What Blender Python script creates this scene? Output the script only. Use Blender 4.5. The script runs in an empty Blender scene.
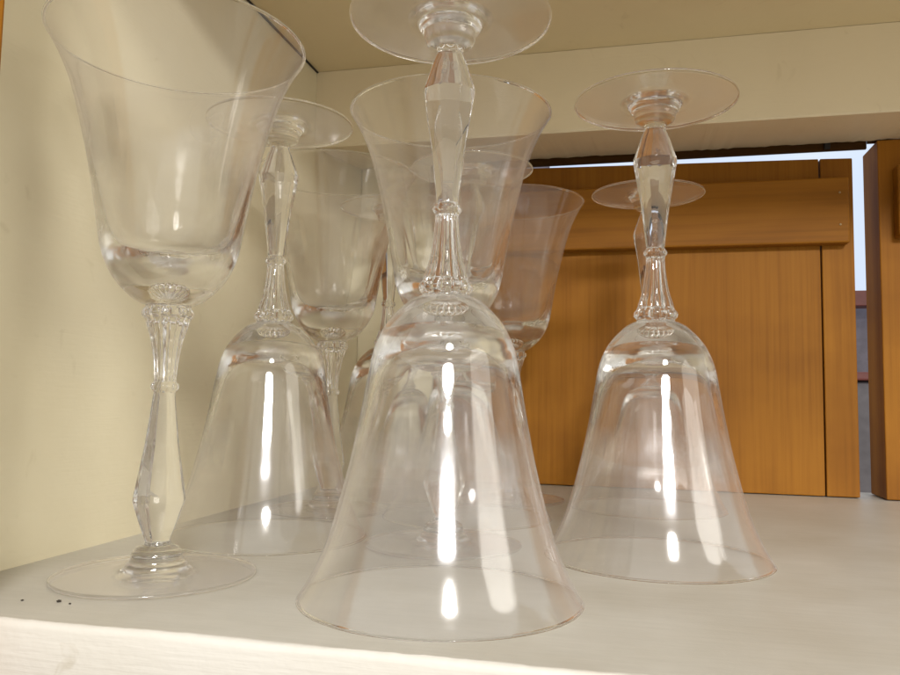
import bpy, bmesh, math, random
from mathutils import Vector, Matrix

random.seed(4)
sc = bpy.context.scene
COL = sc.collection
MM = 0.001
TH = math.atan(0.24)                 # the cupboard is turned 13.5 degrees to the camera
CT, ST = math.cos(TH), math.sin(TH)


def W(u, v, z):                      # cupboard millimetres -> world metres
    return Vector(((CT * u + ST * v) * MM, (-ST * u + CT * v) * MM, z * MM))


# ------------------------------------------------------------------ materials
def new_mat(name):
    m = bpy.data.materials.new(name)
    m.use_nodes = True
    nt = m.node_tree
    nt.nodes.clear()
    out = nt.nodes.new('ShaderNodeOutputMaterial')
    return m, nt, out


def node(nt, kind, **kw):
    n = nt.nodes.new(kind)
    for k, val in kw.items():
        if k in n.inputs.keys():
            n.inputs[k].default_value = val
        else:
            setattr(n, k, val)
    return n


def ramp(nt, stops):
    r = nt.nodes.new('ShaderNodeValToRGB')
    el = r.color_ramp.elements
    while len(el) < len(stops):
        el.new(0.5)
    for e, (p, c) in zip(el, stops):
        e.position = p
        e.color = (*c, 1) if len(c) == 3 else c
    return r


def mapped(nt, scale, rot=(0, 0, 0)):
    tc = nt.nodes.new('ShaderNodeTexCoord')
    mp = nt.nodes.new('ShaderNodeMapping')
    mp.inputs['Scale'].default_value = scale
    mp.inputs['Rotation'].default_value = rot
    nt.links.new(tc.outputs['Object'], mp.inputs['Vector'])
    return mp


def crystal_mat(name, thin=None):
    """clear crystal; where the glass is a thin even wall (thin = 'bowl' or 'foot') the two faces are
    parallel, light goes straight through and only the surface reflection is left"""
    m, nt, out = new_mat(name)
    L = nt.links.new
    g = node(nt, 'ShaderNodeBsdfGlass', Roughness=0.045 if thin == 'bowl' else 0.0, IOR=1.5)
    g.inputs['Color'].default_value = (0.994, 0.993, 0.992, 1)
    last = g
    if thin:
        geo = nt.nodes.new('ShaderNodeNewGeometry')
        ior = node(nt, 'ShaderNodeMapRange')
        ior.inputs['To Min'].default_value = 1.6
        ior.inputs['To Max'].default_value = 1 / 1.6
        L(geo.outputs['Backfacing'], ior.inputs['Value'])
        fr = nt.nodes.new('ShaderNodeFresnel')
        L(ior.outputs[0], fr.inputs['IOR'])
        lw = node(nt, 'ShaderNodeLayerWeight', Blend=0.5)
        pw = node(nt, 'ShaderNodeMath', operation='POWER')
        pw.inputs[1].default_value = 3.5
        L(lw.outputs['Facing'], pw.inputs[0])
        rc = ramp(nt, [(0.0, (0.998, 0.997, 0.997)), (0.45, (0.985, 0.980, 0.975)), (0.95, (0.80, 0.76, 0.72))])
        L(pw.outputs[0], rc.inputs[0])
        tr = nt.nodes.new('ShaderNodeBsdfTransparent')
        L(rc.outputs[0], tr.inputs['Color'])
        gl = node(nt, 'ShaderNodeBsdfGlossy', Roughness=0.10)
        gl.inputs['Color'].default_value = (1.0, 0.985, 0.995, 1)
        th = nt.nodes.new('ShaderNodeMixShader')
        L(fr.outputs[0], th.inputs[0])
        L(tr.outputs[0], th.inputs[1])
        L(gl.outputs[0], th.inputs[2])
        tc = nt.nodes.new('ShaderNodeTexCoord')
        sp = nt.nodes.new('ShaderNodeSeparateXYZ')
        L(tc.outputs['Object'], sp.inputs[0])
        if thin == 'bowl':
            mr = node(nt, 'ShaderNodeMapRange')
            mr.inputs['From Min'].default_value = 0.140
            mr.inputs['From Max'].default_value = 0.165
            L(sp.outputs['Z'], mr.inputs['Value'])
            lip = node(nt, 'ShaderNodeMath', operation='LESS_THAN')
            lip.inputs[1].default_value = 0.1943
            L(sp.outputs['Z'], lip.inputs[0])
            fac = node(nt, 'ShaderNodeMath', operation='MULTIPLY')
            L(mr.outputs[0], fac.inputs[0])
            L(lip.outputs[0], fac.inputs[1])
        else:
            xx = node(nt, 'ShaderNodeMath', operation='MULTIPLY')
            L(sp.outputs['X'], xx.inputs[0])
            L(sp.outputs['X'], xx.inputs[1])
            yy = node(nt, 'ShaderNodeMath', operation='MULTIPLY_ADD')
            L(sp.outputs['Y'], yy.inputs[0])
            L(sp.outputs['Y'], yy.inputs[1])
            L(xx.outputs[0], yy.inputs[2])
            sq = node(nt, 'ShaderNodeMath', operation='SQRT')
            L(yy.outputs[0], sq.inputs[0])
            mr = node(nt, 'ShaderNodeMapRange')
            mr.inputs['From Min'].default_value = 0.0120
            mr.inputs['From Max'].default_value = 0.0150
            L(sq.outputs[0], mr.inputs['Value'])
            lip = node(nt, 'ShaderNodeMath', operation='LESS_THAN')
            lip.inputs[1].default_value = 0.0341
            L(sq.outputs[0], lip.inputs[0])
            fac = node(nt, 'ShaderNodeMath', operation='MULTIPLY')
            L(mr.outputs[0], fac.inputs[0])
            L(lip.outputs[0], fac.inputs[1])
        mt = nt.nodes.new('ShaderNodeMixShader')
        L(fac.outputs[0], mt.inputs[0])
        L(g.outputs[0], mt.inputs[1])
        L(th.outputs[0], mt.inputs[2])
        last = mt
    # thin film of dust and rinse marks; veil and pale edges also paint in reflections
    mp = mapped(nt, (55, 55, 16))
    n1 = node(nt, 'ShaderNodeTexNoise', Scale=1.0, Detail=5.0, Roughness=0.65)
    L(mp.outputs[0], n1.inputs['Vector'])
    r = ramp(nt, [(0.35, (0.008 if thin else 0.020,) * 3), (0.75, (0.030 if thin else 0.055,) * 3)])
    L(n1.outputs['Fac'], r.inputs[0])
    lw2 = node(nt, 'ShaderNodeLayerWeight', Blend=0.5)
    p2 = node(nt, 'ShaderNodeMath', operation='POWER')
    p2.inputs[1].default_value = 3.2
    L(lw2.outputs['Facing'], p2.inputs[0])
    ma = node(nt, 'ShaderNodeMath', operation='MULTIPLY_ADD')
    L(p2.outputs[0], ma.inputs[0])
    ma.inputs[1].default_value = 0.22 if thin else 0.10
    L(r.outputs[0], ma.inputs[2])
    d1 = node(nt, 'ShaderNodeBsdfDiffuse')
    d1.inputs['Color'].default_value = (0.88, 0.865, 0.85, 1)
    d2 = node(nt, 'ShaderNodeBsdfTranslucent')
    d2.inputs['Color'].default_value = (0.88, 0.865, 0.85, 1)
    d = nt.nodes.new('ShaderNodeMixShader')
    d.inputs[0].default_value = 0.5
    L(d1.outputs[0], d.inputs[1])
    L(d2.outputs[0], d.inputs[2])
    mx = nt.nodes.new('ShaderNodeMixShader')
    L(ma.outputs[0], mx.inputs[0])
    L(last.outputs[0], mx.inputs[1])
    L(d.outputs[0], mx.inputs[2])
    L(mx.outputs[0], out.inputs[0])
    return m


def paint_mat(name, col, dark, rough=0.45, scale=9.0, bump=0.15, stain=0.35):
    m, nt, out = new_mat(name)
    L = nt.links.new
    b = node(nt, 'ShaderNodeBsdfPrincipled', Roughness=rough)
    mp = mapped(nt, (1, 1, 1))
    n1 = node(nt, 'ShaderNodeTexNoise', Scale=scale, Detail=6.0, Roughness=0.6)
    L(mp.outputs[0], n1.inputs['Vector'])
    r = ramp(nt, [(0.30, dark), (0.62, col)])
    L(n1.outputs['Fac'], r.inputs[0])
    # little scuffs
    n3 = node(nt, 'ShaderNodeTexNoise', Scale=scale * 7, Detail=3.0, Distortion=1.2)
    L(mp.outputs[0], n3.inputs['Vector'])
    r3 = ramp(nt, [(0.24, (0.80, 0.77, 0.70)), (0.34, (1, 1, 1))])
    L(n3.outputs['Fac'], r3.inputs[0])
    mu = node(nt, 'ShaderNodeMix', data_type='RGBA', blend_type='MULTIPLY')
    mu.inputs[0].default_value = stain
    L(r.outputs[0], mu.inputs[6])
    L(r3.outputs[0], mu.inputs[7])
    L(mu.outputs[2], b.inputs['Base Color'])
    # brush marks: fine noise stretched along the brush
    mp2 = mapped(nt, (60, 60, 700))
    n2 = node(nt, 'ShaderNodeTexNoise', Scale=1.0, Detail=4.0)
    L(mp2.outputs[0], n2.inputs['Vector'])
    n4 = node(nt, 'ShaderNodeTexNoise', Scale=240.0, Detail=2.0)
    L(mp.outputs[0], n4.inputs['Vector'])
    ad = node(nt, 'ShaderNodeMath', operation='ADD')
    L(n2.outputs['Fac'], ad.inputs[0])
    L(n4.outputs['Fac'], ad.inputs[1])
    bp = node(nt, 'ShaderNodeBump', Strength=bump, Distance=0.0006)
    L(ad.outputs[0], bp.inputs['Height'])
    L(bp.outputs[0], b.inputs['Normal'])
    L(b.outputs[0], out.inputs[0])
    return m


def shelf_mat():
    m, nt, out = new_mat('shelf_liner')
    L = nt.links.new
    b = node(nt, 'ShaderNodeBsdfPrincipled', Roughness=0.42)
    mp = mapped(nt, (38, 420, 1))
    n1 = node(nt, 'ShaderNodeTexNoise', Scale=1.0, Detail=5.0, Roughness=0.7)
    L(mp.outputs[0], n1.inputs['Vector'])
    r = ramp(nt, [(0.25, (0.49, 0.468, 0.415)), (0.75, (0.56, 0.535, 0.478))])
    L(n1.outputs['Fac'], r.inputs[0])
    mp3 = mapped(nt, (1, 1, 1))
    n3 = node(nt, 'ShaderNodeTexNoise', Scale=16.0, Detail=6.0, Roughness=0.6)
    L(mp3.outputs[0], n3.inputs['Vector'])
    r3 = ramp(nt, [(0.30, (0.86, 0.84, 0.80)), (0.65, (1, 1, 1))])
    L(n3.outputs['Fac'], r3.inputs[0])
    mu = node(nt, 'ShaderNodeMix', data_type='RGBA', blend_type='MULTIPLY')
    mu.inputs[0].default_value = 1.0
    L(r.outputs[0], mu.inputs[6])
    L(r3.outputs[0], mu.inputs[7])
    L(mu.outputs[2], b.inputs['Base Color'])
    mp2 = mapped(nt, (900, 900, 1))
    n2 = node(nt, 'ShaderNodeTexNoise', Scale=1.0, Detail=2.0)
    L(mp2.outputs[0], n2.inputs['Vector'])
    bp = node(nt, 'ShaderNodeBump', Strength=0.10, Distance=0.0005)
    L(n2.outputs['Fac'], bp.inputs['Height'])
    L(bp.outputs[0], b.inputs['Normal'])
    L(b.outputs[0], out.inputs[0])
    return m


def wood_mat(name, vertical=True, light=1.0, off=0.0):
    m, nt, out = new_mat(name)
    L = nt.links.new
    b = node(nt, 'ShaderNodeBsdfPrincipled', Roughness=0.55)
    b.inputs['Specular IOR Level'].default_value = 0.16
    s = (30, 30, 1.6) if vertical else (1.6, 30, 30)
    mp = mapped(nt, s)
    mp.inputs['Location'].default_value = (off, off * 0.7, off * 1.3)
    n1 = node(nt, 'ShaderNodeTexNoise', Scale=1.0, Detail=7.0, Roughness=0.62, Distortion=0.5)
    L(mp.outputs[0], n1.inputs['Vector'])
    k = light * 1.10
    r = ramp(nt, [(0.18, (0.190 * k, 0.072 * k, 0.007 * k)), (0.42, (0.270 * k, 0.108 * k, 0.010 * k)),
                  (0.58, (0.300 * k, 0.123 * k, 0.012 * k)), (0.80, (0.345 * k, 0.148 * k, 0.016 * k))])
    L(n1.outputs['Fac'], r.inputs[0])
    # fine pores
    s2 = (420, 420, 9) if vertical else (9, 420, 420)
    mp2 = mapped(nt, s2)
    n2 = node(nt, 'ShaderNodeTexNoise', Scale=1.0, Detail=3.0, Roughness=0.6)
    L(mp2.outputs[0], n2.inputs['Vector'])
    r2 = ramp(nt, [(0.30, (0.78, 0.73, 0.68)), (0.55, (1, 1, 1))])
    L(n2.outputs['Fac'], r2.inputs[0])
    mu = node(nt, 'ShaderNodeMix', data_type='RGBA', blend_type='MULTIPLY')
    mu.inputs[0].default_value = 0.7
    L(r.outputs[0], mu.inputs[6])
    L(r2.outputs[0], mu.inputs[7])
    # darker smudges and a knot or two
    mp3 = mapped(nt, (7, 7, 9) if vertical else (5, 9, 22))
    n3 = node(nt, 'ShaderNodeTexNoise', Scale=1.0, Detail=4.0)
    mp3.inputs['Location'].default_value = (off * 2, 0, off)
    L(mp3.outputs[0], n3.inputs['Vector'])
    r3 = ramp(nt, [(0.28, (0.62, 0.55, 0.48)), (0.52, (1, 1, 1))])
    L(n3.outputs['Fac'], r3.inputs[0])
    mu2 = node(nt, 'ShaderNodeMix', data_type='RGBA', blend_type='MULTIPLY')
    mu2.inputs[0].default_value = 0.8
    L(mu.outputs[2], mu2.inputs[6])
    L(r3.outputs[0], mu2.inputs[7])
    L(mu2.outputs[2], b.inputs['Base Color'])
    bp = node(nt, 'ShaderNodeBump', Strength=0.12, Distance=0.0004)
    L(n2.outputs['Fac'], bp.inputs['Height'])
    L(bp.outputs[0], b.inputs['Normal'])
    L(b.outputs[0], out.inputs[0])
    return m


def plain_mat(name, col, rough=0.6, metal=0.0):
    m, nt, out = new_mat(name)
    b = node(nt, 'ShaderNodeBsdfPrincipled', Roughness=rough, Metallic=metal)
    mp = mapped(nt, (40, 40, 40))
    n1 = node(nt, 'ShaderNodeTexNoise', Scale=1.0, Detail=4.0)
    nt.links.new(mp.outputs[0], n1.inputs['Vector'])
    r = ramp(nt, [(0.3, tuple(c * 0.75 for c in col)), (0.7, col)])
    nt.links.new(n1.outputs['Fac'], r.inputs[0])
    nt.links.new(r.outputs[0], b.inputs['Base Color'])
    nt.links.new(b.outputs[0], out.inputs[0])
    return m


def daylight_mat():
    m, nt, out = new_mat('bright_daylight_pane')
    e = node(nt, 'ShaderNodeEmission', Strength=1.0)
    mp = mapped(nt, (2.0, 2.0, 2.0))
    n1 = node(nt, 'ShaderNodeTexNoise', Scale=1.0, Detail=2.0)
    nt.links.new(mp.outputs[0], n1.inputs['Vector'])
    r = ramp(nt, [(0.3, (0.66, 0.78, 1.0)), (0.7, (0.80, 0.89, 1.0))])
    nt.links.new(n1.outputs['Fac'], r.inputs[0])
    nt.links.new(r.outputs[0], e.inputs['Color'])
    nt.links.new(e.outputs[0], out.inputs[0])
    return m


CRYSTAL = {'stem': crystal_mat('clear_crystal'), 'bowl': crystal_mat('clear_crystal_bowl', 'bowl'), 'foot': crystal_mat('clear_crystal_foot', 'foot')}
CREAM = paint_mat('cream_paint', (0.735, 0.67, 0.485), (0.70, 0.63, 0.44))
CREAM_TOP = paint_mat('cream_paint_top', (0.75, 0.635, 0.405), (0.70, 0.585, 0.365))
CREAM_BEAM = paint_mat('cream_paint_rail', (0.80, 0.70, 0.50), (0.75, 0.65, 0.455))
EDGE = paint_mat('cream_edge_paint', (0.64, 0.61, 0.56), (0.60, 0.565, 0.50), scale=14, bump=0.3, stain=0.6)
SHELF = shelf_mat()
WOOD = wood_mat('stained_wood_upright', True, 1.0, 0.0)
WOOD2 = wood_mat('stained_wood_edge_board', True, 1.08, 3.1)
WOOD3 = wood_mat('stained_wood_neighbour', True, 1.10, 7.7)
WOODH = wood_mat('stained_wood_crosswise', False, 0.95, 1.3)
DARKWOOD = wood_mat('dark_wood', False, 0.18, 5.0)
METAL = plain_mat('dull_metal', (0.42, 0.30, 0.15), 0.6, 0.3)
BLACK = plain_mat('dark_metal_and_gap_shade', (0.02, 0.017, 0.015), 0.6)
CRUMB = plain_mat('dark_crumb', (0.04, 0.03, 0.02), 0.9)
PANE = daylight_mat()
SILL = plain_mat('red_brown_sill', (0.16, 0.04, 0.035), 0.5)
GREYTHING = plain_mat('grey_cloth', (0.16, 0.15, 0.17), 0.8)
ROOMWALL = plain_mat('room_wall', (0.22, 0.20, 0.24), 0.8)


# ------------------------------------------------------------------ helpers
def obj(name, bm, mat, parent=None, smooth=None):
    me = bpy.data.meshes.new(name)
    bm.normal_update()
    bm.to_mesh(me)
    bm.free()
    me.materials.append(mat)
    o = bpy.data.objects.new(name, me)
    COL.objects.link(o)
    if parent is not None:
        o.parent = parent
    return o


def empty(name, loc=(0, 0, 0), rotz=0.0):
    o = bpy.data.objects.new(name, None)
    o.empty_display_size = 0.02
    COL.objects.link(o)
    o.location = loc
    o.rotation_euler = (0, 0, rotz)
    return o


def tag(o, label, cat, group=None):
    o['label'] = label
    o['category'] = cat
    if group:
        o['group'] = group


def box(bm, u0, u1, v0, v1, z0, z1, bevel=0.0):
    """axis-aligned box in millimetres, edges softened"""
    vs = [bm.verts.new((x * MM, y * MM, z * MM)) for x in (u0, u1) for y in (v0, v1) for z in (z0, z1)]
    idx = [(0, 1, 3, 2), (4, 6, 7, 5), (0, 4, 5, 1), (2, 3, 7, 6), (0, 2, 6, 4), (1, 5, 7, 3)]
    fs = [bm.faces.new([vs[i] for i in f]) for f in idx]
    if bevel > 0:
        es = list({e for f in fs for e in f.edges})
        bmesh.ops.bevel(bm, geom=es, offset=bevel * MM, segments=2, affect='EDGES', profile=0.5)


def boxobj(name, dims, mat, parent=None, bevel=0.6):
    bm = bmesh.new()
    box(bm, *dims, bevel=bevel)
    bmesh.ops.recalc_face_normals(bm, faces=bm.faces)
    return obj(name, bm, mat, parent)


def pchip(pts):
    """monotone cubic through (t, r)"""
    xs = [p[0] for p in pts]
    ys = [p[1] for p in pts]
    n = len(xs)
    h = [xs[i + 1] - xs[i] for i in range(n - 1)]
    d = [(ys[i + 1] - ys[i]) / h[i] for i in range(n - 1)]
    m = [0.0] * n
    for i in range(1, n - 1):
        if d[i - 1] * d[i] > 0:
            w1, w2 = 2 * h[i] + h[i - 1], h[i] + 2 * h[i - 1]
            m[i] = (w1 + w2) / (w1 / d[i - 1] + w2 / d[i])
    m[0], m[-1] = d[0], d[-1]

    def f(x):
        if x <= xs[0]:
            return ys[0]
        if x >= xs[-1]:
            return ys[-1]
        i = 0
        while x > xs[i + 1]:
            i += 1
        s = (x - xs[i]) / h[i]
        return ((1 + 2 * s) * (1 - s) ** 2 * ys[i] + s * (1 - s) ** 2 * h[i] * m[i]
                + s * s * (3 - 2 * s) * ys[i + 1] + s * s * (s - 1) * h[i] * m[i + 1])
    return f


def catmull(pts, k):
    out = []
    n = len(pts)
    for i in range(n - 1):
        p0 = pts[max(i - 1, 0)]
        p1, p2 = pts[i], pts[i + 1]
        p3 = pts[min(i + 2, n - 1)]
        for j in range(k):
            s = j / k
            q = []
            for a in (0, 1):
                q.append(0.5 * (2 * p1[a] + (p2[a] - p0[a]) * s + (2 * p0[a] - 5 * p1[a] + 4 * p2[a] - p3[a]) * s * s
                                + (3 * p1[a] - p0[a] - 3 * p2[a] + p3[a]) * s ** 3))
            out.append(tuple(q))
    out.append(pts[-1])
    return out


N = 128


def revolve(bm, rows, cap_first=False, cap_last=False):
    """rows: list of either (r, t) or a list of N (r, t) values, mm"""
    rings = []
    for row in rows:
        if isinstance(row, tuple):
            row = [row] * N
        rings.append([bm.verts.new((r * MM * math.cos(2 * math.pi * i / N), r * MM * math.sin(2 * math.pi * i / N), t * MM))
                      for i, (r, t) in enumerate(row)])
    for a, b in zip(rings, rings[1:]):
        for i in range(N):
            j = (i + 1) % N
            bm.faces.new((a[i], a[j], b[j], b[i]))
    for flag, ring, tt in ((cap_first, rings[0], cap_first), (cap_last, rings[-1], cap_last)):
        if flag is not False:
            c = bm.verts.new((0, 0, tt * MM))
            for i in range(N):
                j = (i + 1) % N
                bm.faces.new((ring[j], ring[i], c) if ring is rings[0] else (ring[i], ring[j], c))


def finish_smooth(bm, sharp_deg=None):
    for f in bm.faces:
        f.smooth = True
    if sharp_deg:
        bm.normal_update()
        lim = math.radians(sharp_deg)
        for e in bm.edges:
            if len(e.link_faces) == 2 and e.calc_face_angle(0) > lim:
                e.smooth = False


# ------------------------------------------------------------------ the goblet
H = 195.0
T_FOOT, R_FOOT = 11.3, 4.6           # where foot meets stem
T_BOWL, R_BOWL = 96.5, 8.0           # where stem meets bowl


def foot_bm():
    bm = bmesh.new()
    low = catmull([(2, 0.75), (12, 0.6), (24, 0.35), (32.6, 0.05), (33.9, 0.05), (34.5, 0.45), (34.62, 0.9), (34.3, 1.35),
                   (33.0, 1.62), (28, 1.95), (20, 2.45), (14, 2.95), (11.6, 3.2), (10.6, 3.6), (10.3, 4.3), (9.9, 5.0),
                   (9.25, 5.4), (8.95, 6.0), (8.75, 7.2), (8.35, 8.6), (7.4, 9.8), (6.0, 10.5), (5.0, 10.95), (R_FOOT, T_FOOT)], 4)
    revolve(bm, low, cap_first=0.78)
    finish_smooth(bm)
    return bm


def stem_bm():
    body = pchip([(11.3, 4.6), (12.2, 4.45), (16, 5.85), (20, 7.35), (24, 8.75), (27, 9.2), (29, 9.12), (32, 8.65), (36, 7.9),
                  (46, 6.2), (56.7, 4.85), (64, 4.0), (64.9, 3.9)])
    ashort = pchip([(11.3, 4.55), (12.2, 4.2), (16, 5.45), (20, 6.75), (27, 8.95), (30, 9.9), (36, 12), (65, 22)])
    along = pchip([(11, 13), (20, 10.4), (25.5, 9.0), (30, 8.3), (36, 7.32), (46, 5.75), (56.7, 4.5), (64, 3.7), (65, 3.6)])
    upper = pchip([(64.9, 3.75), (65.6, 4.25), (66.3, 4.75), (67, 4.95), (67.7, 4.75), (68.4, 4.25), (69.1, 3.9), (73, 4.1), (80, 4.95),
                   (85, 5.95), (89, 7.25), (91, 7.75), (91.7, 8.2), (92.6, 8.95), (93.6, 9.2), (94.6, 8.9), (95.4, 8.2), (96.0, 7.9), (96.5, R_BOWL)])
    amp = pchip([(64.9, 0.0), (65.6, 0.05), (66.3, 0.09), (67, 0.11), (67.7, 0.09), (68.4, 0.06), (69.1, 0.08), (73, 0.13), (85, 0.14), (90, 0.13),
                 (91.2, 0.10), (92.6, 0.15), (93.6, 0.17), (94.6, 0.15), (95.6, 0.06), (96.5, 0.0)])
    ts = []
    t = T_FOOT
    while t < 64.8:
        ts.append(t)
        t += 0.45 if 20 < t < 34 else 0.9
    ts += [64.9 + k * 0.28 for k in range(16)]
    t = 69.6
    while t < 90.8:
        ts.append(t)
        t += 0.9
    ts += [91.0 + k * 0.25 for k in range(22)] + [T_BOWL]
    rows = []
    for t in ts:
        row = []
        for i in range(N):
            a = 2 * math.pi * i / N
            if t < 64.89:
                ph = (a + math.pi / 8) % (math.pi / 4) - math.pi / 8
                q = math.cos(ph) ** 0.72          # the cut facets are a little cushioned
                r = min(body(t), ashort(t) / q, along(t) / q)
                if t < 12.2:                       # round at the joint with the foot
                    k = (t - T_FOOT) / 0.9
                    r = R_FOOT * (1 - k) + r * k
                if t > 64.0:
                    k = (t - 64.0) / 0.9
                    r = r * (1 - k) + 3.75 * k
            else:
                c = abs(math.cos(8 * a))
                if 65 < t < 69:
                    c = abs(math.cos(6 * a + 0.3))
                prof = math.sqrt(max(0.0, 1 - (1 - c) ** 2)) if c < 1 else 1.0
                r = upper(t) * (1 - amp(t) * (1 - prof))
            row.append((r, t))
        rows.append(row)
    bm = bmesh.new()
    revolve(bm, rows)
    finish_smooth(bm, 17)
    return bm


def bowl_bm():
    outer = catmull([(R_BOWL, T_BOWL), (9.6, 97.05), (12.4, 98.6), (15.0, 100.9), (17.7, 103.7), (20.2, 107.2), (22.0, 110.8), (23.3, 114.2),
                     (24.3, 118), (25.5, 125), (27.0, 134), (28.5, 142), (30.2, 150.5), (32.2, 159), (34.5, 168), (37.6, 178), (41.6, 187),
                     (44.3, 191.8), (45.9, 194.3), (46.2, 194.75), (46.05, 195.0)], 6)
    inner = catmull([(45.75, 195.0), (45.4, 194.7), (43.5, 191.9), (40.75, 187), (36.6, 178), (33.3, 168), (30.75, 159), (28.45, 150.5),
                     (26.3, 142), (24.3, 134), (22.5, 126.5), (20.8, 121.0), (18.5, 116.6), (15.6, 113.7), (12.0, 111.8), (8.0, 110.7), (4.0, 110.2), (1.5, 110.1)], 6)
    bm = bmesh.new()
    revolve(bm, outer + inner, cap_last=110.08)
    finish_smooth(bm)
    return bm


def star_bm():
    """ribbed hollow star pressed into the thick base of the bowl; faces look inward, into the hollow"""
    bm = bmesh.new()
    rows = []
    K = 14
    for k in range(1, K):
        b = math.pi * k / K
        rows.append([(5.4 * math.sin(b) ** 0.85 * (1 - 0.13 * (1 - abs(math.cos(8 * 2 * math.pi * i / N)))), 105.7 - 2.6 * math.cos(b))
                     for i in range(N)])
    revolve(bm, rows, cap_first=105.7 - 2.62, cap_last=105.7 + 2.62)
    finish_smooth(bm, 22)
    bmesh.ops.recalc_face_normals(bm, faces=bm.faces)
    bmesh.ops.reverse_faces(bm, faces=bm.faces)
    return bm


GROUP = 'pressed crystal goblets stored on the cupboard shelf'


def make_goblet(upside_down):
    root = empty('goblet')
    for nm, fn in (('foot', foot_bm), ('stem', stem_bm), ('bowl', bowl_bm)):
        if nm not in MESH:
            o = obj(nm, fn(), CRYSTAL[nm], root)
            MESH[nm] = o.data
        else:
            o = bpy.data.objects.new(nm, MESH[nm])
            COL.objects.link(o)
            o.parent = root
        if upside_down:
            o.location = (0, 0, (H + 0.05) * MM)
            o.rotation_euler = (math.pi, 0, 0)
        else:
            o.location = (0, 0, 0.05 * MM)
        if nm == 'bowl':
            if 'star' not in MESH:
                st = obj('star', star_bm(), CRYSTAL['stem'], o)
                MESH['star'] = st.data
            else:
                st = bpy.data.objects.new('star', MESH['star'])
                COL.objects.link(st)
                st.parent = o
    return root


MESH = {}
UP = make_goblet(False)
DOWN = make_goblet(True)
used = {id(UP): False, id(DOWN): False}


def place_goblet(proto, x, y, spin, label):
    if not used[id(proto)]:
        used[id(proto)] = True
        r = proto
    else:
        r = proto.copy()
        COL.objects.link(r)
        for ch in list(proto.children):
            c = ch.copy()
            COL.objects.link(c)
            c.parent = r
            for g in list(ch.children):
                k = g.copy()
                COL.objects.link(k)
                k.parent = c
    r.location = (x * MM, y * MM, 0)
    r.rotation_euler = (0, 0, math.radians(spin))
    tag(r, label, 'goblet', GROUP)


place_goblet(UP, -102.9, 280.2, 12, 'upright clear goblet nearest the cream wall, standing on its foot at the front left')
place_goblet(DOWN, -83.1, 361.9, 31, 'upside-down clear goblet right behind the upright goblet at the front left, near the cream wall')
place_goblet(UP, -68.0, 446.0, 5, 'upright goblet along the cream wall, its bowl seen above the upside-down goblet at left')
place_goblet(DOWN, -42.5, 524.0, 17, 'rearmost upside-down goblet at left of centre, a slim stem against the cream wall')
place_goblet(DOWN, -1.7, 256.5, 3, 'nearest upside-down goblet, standing on its rim at the shelf front edge')
place_goblet(UP, -1.4, 347.4, 22, 'upright goblet straight behind the middle upside-down goblet, its wide open rim below the ceiling')
place_goblet(DOWN, 10.8, 430.0, 8, 'upside-down goblet hidden behind the upright middle goblet, the edge of its foot peeking out right')
place_goblet(UP, 41.0, 505.0, 40, 'upright goblet against the wooden door, just right of the middle goblets')
place_goblet(DOWN, 87.3, 326.7, 10, 'upside-down clear goblet standing alone on its rim at the right of the shelf')
place_goblet(DOWN, 122.6, 476.7, 27, 'upside-down goblet nearest the wooden door, half hidden behind the goblet standing alone at right')

# ------------------------------------------------------------------ the cupboard
cab = empty('kitchen_cupboard', (0, 0, 0), -TH)
tag(cab, 'open cream painted cupboard with stained wooden doors on its far side and a grey-beige shelf', 'cupboard')


def shelf_bm():
    """shelf slab with a slightly uneven front edge"""
    bm = bmesh.new()
    n = 260
    u0, u1, v1, zb = -221.6, 470.0, 640.0, -22.0
    top, lip = [], []
    rnd = random.Random(2)
    for i in range(n + 1):
        u = u0 + (u1 - u0) * i / n
        vf = 189.4 + 0.015 * (u + 176)
        wob = 0.35 * math.sin(u * 0.11) + 0.25 * math.sin(u * 0.37 + 1) + rnd.uniform(-0.12, 0.12)
        top.append((u, vf + 0.9 + wob * 0.5))
        lip.append((u, vf, -1.0 + 0.25 * math.sin(u * 0.21)))
    tv = [bm.verts.new((u * MM, v * MM, 0)) for u, v in top]
    bv = [bm.verts.new((u * MM, v1 * MM, 0)) for u, v in top]
    for i in range(n):
        bm.faces.new((tv[i], tv[i + 1], bv[i + 1], bv[i]))
    return bm, top, lip


bm, TOPE, LIP = shelf_bm()
shelf = obj('shelf', bm, SHELF, cab)


def front_edge_bm():
    """painted front edging: a rough bead of paint at the arris, then the flat face"""
    bm = bmesh.new()
    rnd = random.Random(9)
    rows = []
    for (u, v), (u2, vf, zl) in zip(TOPE, LIP):
        h = 0.28 + 0.16 * math.sin(u * 0.09) + rnd.uniform(-0.10, 0.12)
        back = 1.3 + 0.6 * math.sin(u * 0.063 + 2) + rnd.uniform(-0.3, 0.3)
        pts = [(v + back, -0.08), (v + back * 0.5, max(0.1, h)), (v - 0.25, max(0.08, h * 0.8)), (vf - 0.45, -0.6), (vf - 0.6, -2.0), (vf - 0.6, -45.0), (vf + 14, -45.0)]
        rows.append([bm.verts.new((u * MM, a * MM, z * MM)) for a, z in pts])
    for a, b in zip(rows, rows[1:]):
        for k in range(len(a) - 1):
            f = bm.faces.new((a[k], a[k + 1], b[k + 1], b[k]))
            f.smooth = True
    bmesh.ops.recalc_face_normals(bm, faces=bm.faces)
    return bm


obj('front_edge', front_edge_bm(), EDGE, shelf)
boxobj('side_panel', (-240, -221.6, 192, 640, -40, 330), CREAM, cab, 0.0)
boxobj('top_panel', (-221.6, 520, 192, 640, 296.4, 316), CREAM_TOP, cab, 0.0)


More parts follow.
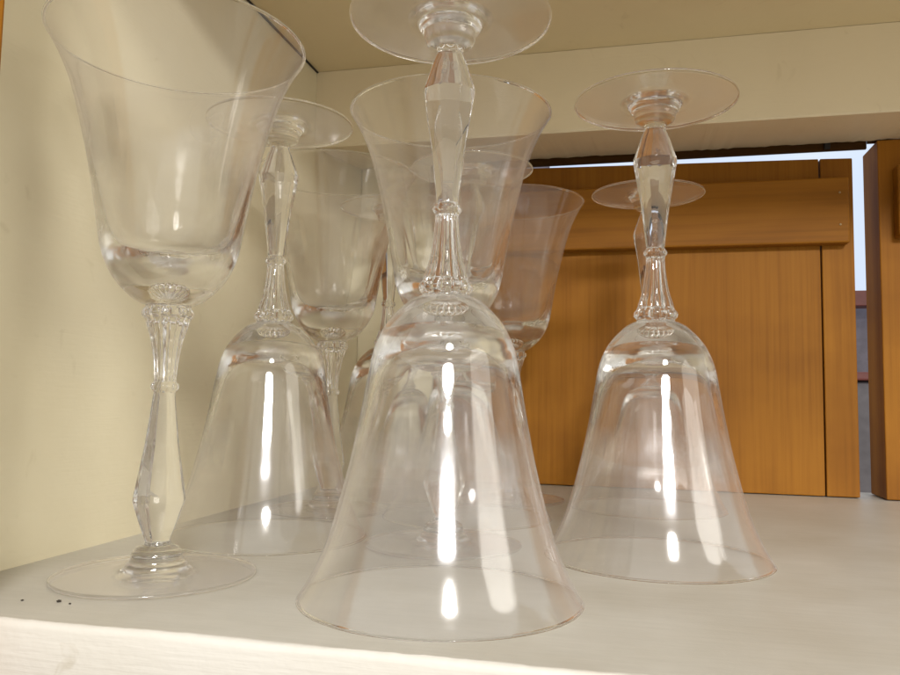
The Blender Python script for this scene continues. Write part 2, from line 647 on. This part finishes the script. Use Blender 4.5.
def beam_bm():
    bm = bmesh.new()
    prof = [(500.0, 296.2), (500.0, 242.3), (501.2, 241.0), (594.0, 253.6), (596.0, 255.0), (596.0, 296.2)]
    n = 200
    rows = []
    rnd = random.Random(3)
    for i in range(n + 1):
        u = -221.5 + (520 + 221.5) * i / n
        row = []
        for k, (v, z) in enumerate(prof):
            if k in (3, 4):
                z += rnd.uniform(-0.35, 0.35) - (0.5 if rnd.random() < 0.12 else 0)
            row.append(bm.verts.new((u * MM, v * MM, z * MM)))
        rows.append(row)
    for a, b in zip(rows, rows[1:]):
        for k in range(len(prof) - 1):
            bm.faces.new((a[k], a[k + 1], b[k + 1], b[k]))
    bmesh.ops.recalc_face_normals(bm, faces=bm.faces)
    return bm


obj('cross_rail', beam_bm(), CREAM_BEAM, cab)
# the seam is a dark strip standing in for the shaded gap beside the ceiling
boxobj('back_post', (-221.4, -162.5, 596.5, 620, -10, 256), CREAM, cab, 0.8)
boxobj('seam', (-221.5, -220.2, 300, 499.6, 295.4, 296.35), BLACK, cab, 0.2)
boxobj('front_post', (-230, -187.5, 168, 190.0, -60, 420), WOOD3, cab, 1.2)
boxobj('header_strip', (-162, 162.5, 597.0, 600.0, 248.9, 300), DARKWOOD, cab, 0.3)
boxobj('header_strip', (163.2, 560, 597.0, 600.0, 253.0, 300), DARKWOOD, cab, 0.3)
boxobj('catch', (134.0, 138.0, 594.6, 598.5, 249.5, 256.5), BLACK, cab, 0.5)


def door_panel_bm(u0, u1, v0, v1, z0, za, zb):
    """board whose top edge drops from za to zb"""
    bm = bmesh.new()
    vs = []
    for u, zt in ((u0, za), (u1, zb)):
        for v in (v0, v1):
            for z in (z0, zt):
                vs.append(bm.verts.new((u * MM, v * MM, z * MM)))
    idx = [(0, 1, 3, 2), (4, 6, 7, 5), (0, 4, 5, 1), (2, 3, 7, 6), (0, 2, 6, 4), (1, 5, 7, 3)]
    for f in idx:
        bm.faces.new([vs[i] for i in f])
    bmesh.ops.bevel(bm, geom=list(bm.edges), offset=0.7 * MM, segments=2, affect='EDGES', profile=0.5)
    bmesh.ops.recalc_face_normals(bm, faces=bm.faces)
    return bm


def ztop(u):
    return 248.5 - (u + 54) * 0.030 if u > -54 else 248.5


door = obj('door', door_panel_bm(-161.5, 130.2, 596.4, 612, 0.6, 248.9, ztop(130.2)), WOOD, cab)
obj('edge_board', door_panel_bm(131.2, 152.6, 596.2, 612, 0.6, ztop(131.2), ztop(152.6)), WOOD2, door)
bt = boxobj('batten', (-161.0, 147.4, 584.5, 596.1, 178.6, 225.8), WOODH, door, 1.4)


def screw_bm(u, v, z, r):
    bm = bmesh.new()
    mtx = Matrix.Translation((u * MM, v * MM, z * MM)) @ Matrix.Rotation(math.pi / 2, 4, 'X')
    bmesh.ops.create_cone(bm, cap_ends=True, segments=24, radius1=r * MM, radius2=r * 0.7 * MM, depth=0.9 * MM, matrix=mtx)
    return bm


for z in (191.5, 214.5):
    obj('screw', screw_bm(141.0, 584.3, z, 0.9), METAL, bt)
door2 = obj('door', door_panel_bm(167.6, 560, 590.5, 627, 0.6, 252.5, 252.5), WOOD3, cab)
door2['label'] = 'right-hand wooden door beyond the bright gap'
boxobj('batten', (176.5, 540, 578.8, 590.2, 181.0, 231.0), WOODH, door2, 1.4)

# crumbs on the shelf
def crumb_bm(r, seed):
    bm = bmesh.new()
    bmesh.ops.create_icosphere(bm, subdivisions=2, radius=r * MM)
    rn = random.Random(seed)
    for v in bm.verts:
        v.co *= rn.uniform(0.7, 1.2)
        v.co.z *= 0.6
    return bm


for (u, v, r, lab) in ((-184.0, 207.0, 0.45, 'tiny dark crumb on the shelf, farthest left near the front edge'),
                       (-172.5, 209.0, 0.7, 'largest dark crumb on the shelf below the left upright goblet'),
                       (-167.6, 207.9, 0.4, 'tiny dark crumb on the shelf just right of the largest crumb')):
    o = obj('crumb', crumb_bm(r, int(u)), CRUMB)
    o.location = W(u, v, r * 0.45)
    tag(o, lab, 'crumb', 'crumbs on the shelf')

# ------------------------------------------------------------------ glimpse of the room beyond the doors
win = empty('window', W(900, 2300, 0), -TH)
tag(win, 'bright daylit window seen through the narrow gap between the wooden doors', 'window')


def local_box(name, dims, mat, parent, bevel=2.0):
    return boxobj(name, dims, mat, parent, bevel)


local_box('pane', (-1150, 500, 0, 6, 372, 1250), PANE, win, 0)
local_box('sill', (-1170, 520, -60, 10, 330, 371), SILL, win)
fur = empty('sideboard', W(760, 1900, 0), -TH)
tag(fur, 'dark grey piece of furniture glimpsed low through the gap between the wooden doors', 'furniture')
local_box('body', (-300, 400, 0, 260, -260, 120), GREYTHING, fur, 20)
local_box('top', (-310, 410, -10, 270, 121, 140), SILL, fur, 4)
rw = boxobj('room_wall', (-2400, 2600, 2420, 2440, -600, 1600), ROOMWALL, None, 0)
rw.rotation_euler = (0, 0, -TH)
rw['kind'] = 'structure'

# ------------------------------------------------------------------ light
def area(name, pos, target, sx, sy, power, col):
    l = bpy.data.lights.new(name, 'AREA')
    l.shape = 'ELLIPSE'
    l.size, l.size_y = sx, sy
    l.energy = power
    l.color = col
    o = bpy.data.objects.new(name, l)
    COL.objects.link(o)
    o.location = pos
    d = (Vector(target) - Vector(pos)).normalized()
    o.rotation_euler = d.to_track_quat('-Z', 'Y').to_euler()
    return o


area('kitchen_window_light', (0.17, -1.35, 0.67), (0.02, 0.35, 0.05), 0.46, 0.11, 17.0, (1.0, 0.99, 0.98))
area('kitchen_ceiling_light', (0.21, -1.05, 1.06), (0.05, 0.35, 0.03), 0.28, 0.22, 10.0, (1.0, 0.97, 0.91))
area('side_window_light', W(1256, -232, 560), W(-221, 330, 120), 0.80, 0.75, 6.0, (1.0, 0.97, 0.88))

w = bpy.data.worlds.new('World')
sc.world = w
w.use_nodes = True
nt = w.node_tree
bg = nt.nodes['Background']
tc = nt.nodes.new('ShaderNodeTexCoord')
sp = nt.nodes.new('ShaderNodeSeparateXYZ')
mr = nt.nodes.new('ShaderNodeMapRange')
mr.inputs['From Min'].default_value = -0.6
mr.inputs['From Max'].default_value = 0.8
rr = ramp(nt, [(0.0, (0.46, 0.39, 0.30)), (0.42, (0.78, 0.74, 0.65)), (0.55, (0.93, 0.91, 0.85)), (1.0, (1.0, 0.98, 0.91))])
nt.links.new(tc.outputs['Generated'], sp.inputs[0])
nt.links.new(sp.outputs['Z'], mr.inputs['Value'])
nt.links.new(mr.outputs[0], rr.inputs[0])
nt.links.new(rr.outputs[0], bg.inputs['Color'])
bg.inputs['Strength'].default_value = 0.94

# ------------------------------------------------------------------ camera
F, P, R, HC = 772.3, 0.0789535, 0.01731861, 64.488
cam = bpy.data.cameras.new('camera')
co = bpy.data.objects.new('camera', cam)
COL.objects.link(co)
cam.sensor_fit = 'HORIZONTAL'
cam.sensor_width = 36.0
cam.lens = F / 900 * 36.0
cam.clip_start = 0.01
cam.clip_end = 50
f = Vector((0, math.cos(P), math.sin(P)))
u = Vector((0, -math.sin(P), math.cos(P)))
x = Vector((1, 0, 0))
x2 = x * math.cos(R) + u * math.sin(R)
u2 = -x * math.sin(R) + u * math.cos(R)
M = Matrix(((x2.x, u2.x, -f.x, 0), (x2.y, u2.y, -f.y, 0), (x2.z, u2.z, -f.z, HC * MM), (0, 0, 0, 1)))
co.matrix_world = M
sc.camera = co

# ------------------------------------------------------------------ render settings
sc.render.engine = 'CYCLES'
cy = sc.cycles
cy.max_bounces = 40
cy.transmission_bounces = 40
cy.transparent_max_bounces = 48
cy.glossy_bounces = 12
cy.diffuse_bounces = 4
cy.caustics_reflective = True
cy.caustics_refractive = True
cy.blur_glossy = 0.3
cy.sample_clamp_indirect = 8.0
cy.sample_clamp_direct = 0.0
cy.use_denoising = True
try:
    cy.denoiser = 'OPENIMAGEDENOISE'
    cy.denoising_input_passes = 'RGB_ALBEDO_NORMAL'
    cy.denoising_prefilter = 'ACCURATE'
except Exception:
    pass
sc.view_settings.view_transform = 'Standard'
sc.view_settings.look = 'None'
sc.view_settings.exposure = 0
sc.view_settings.gamma = 1
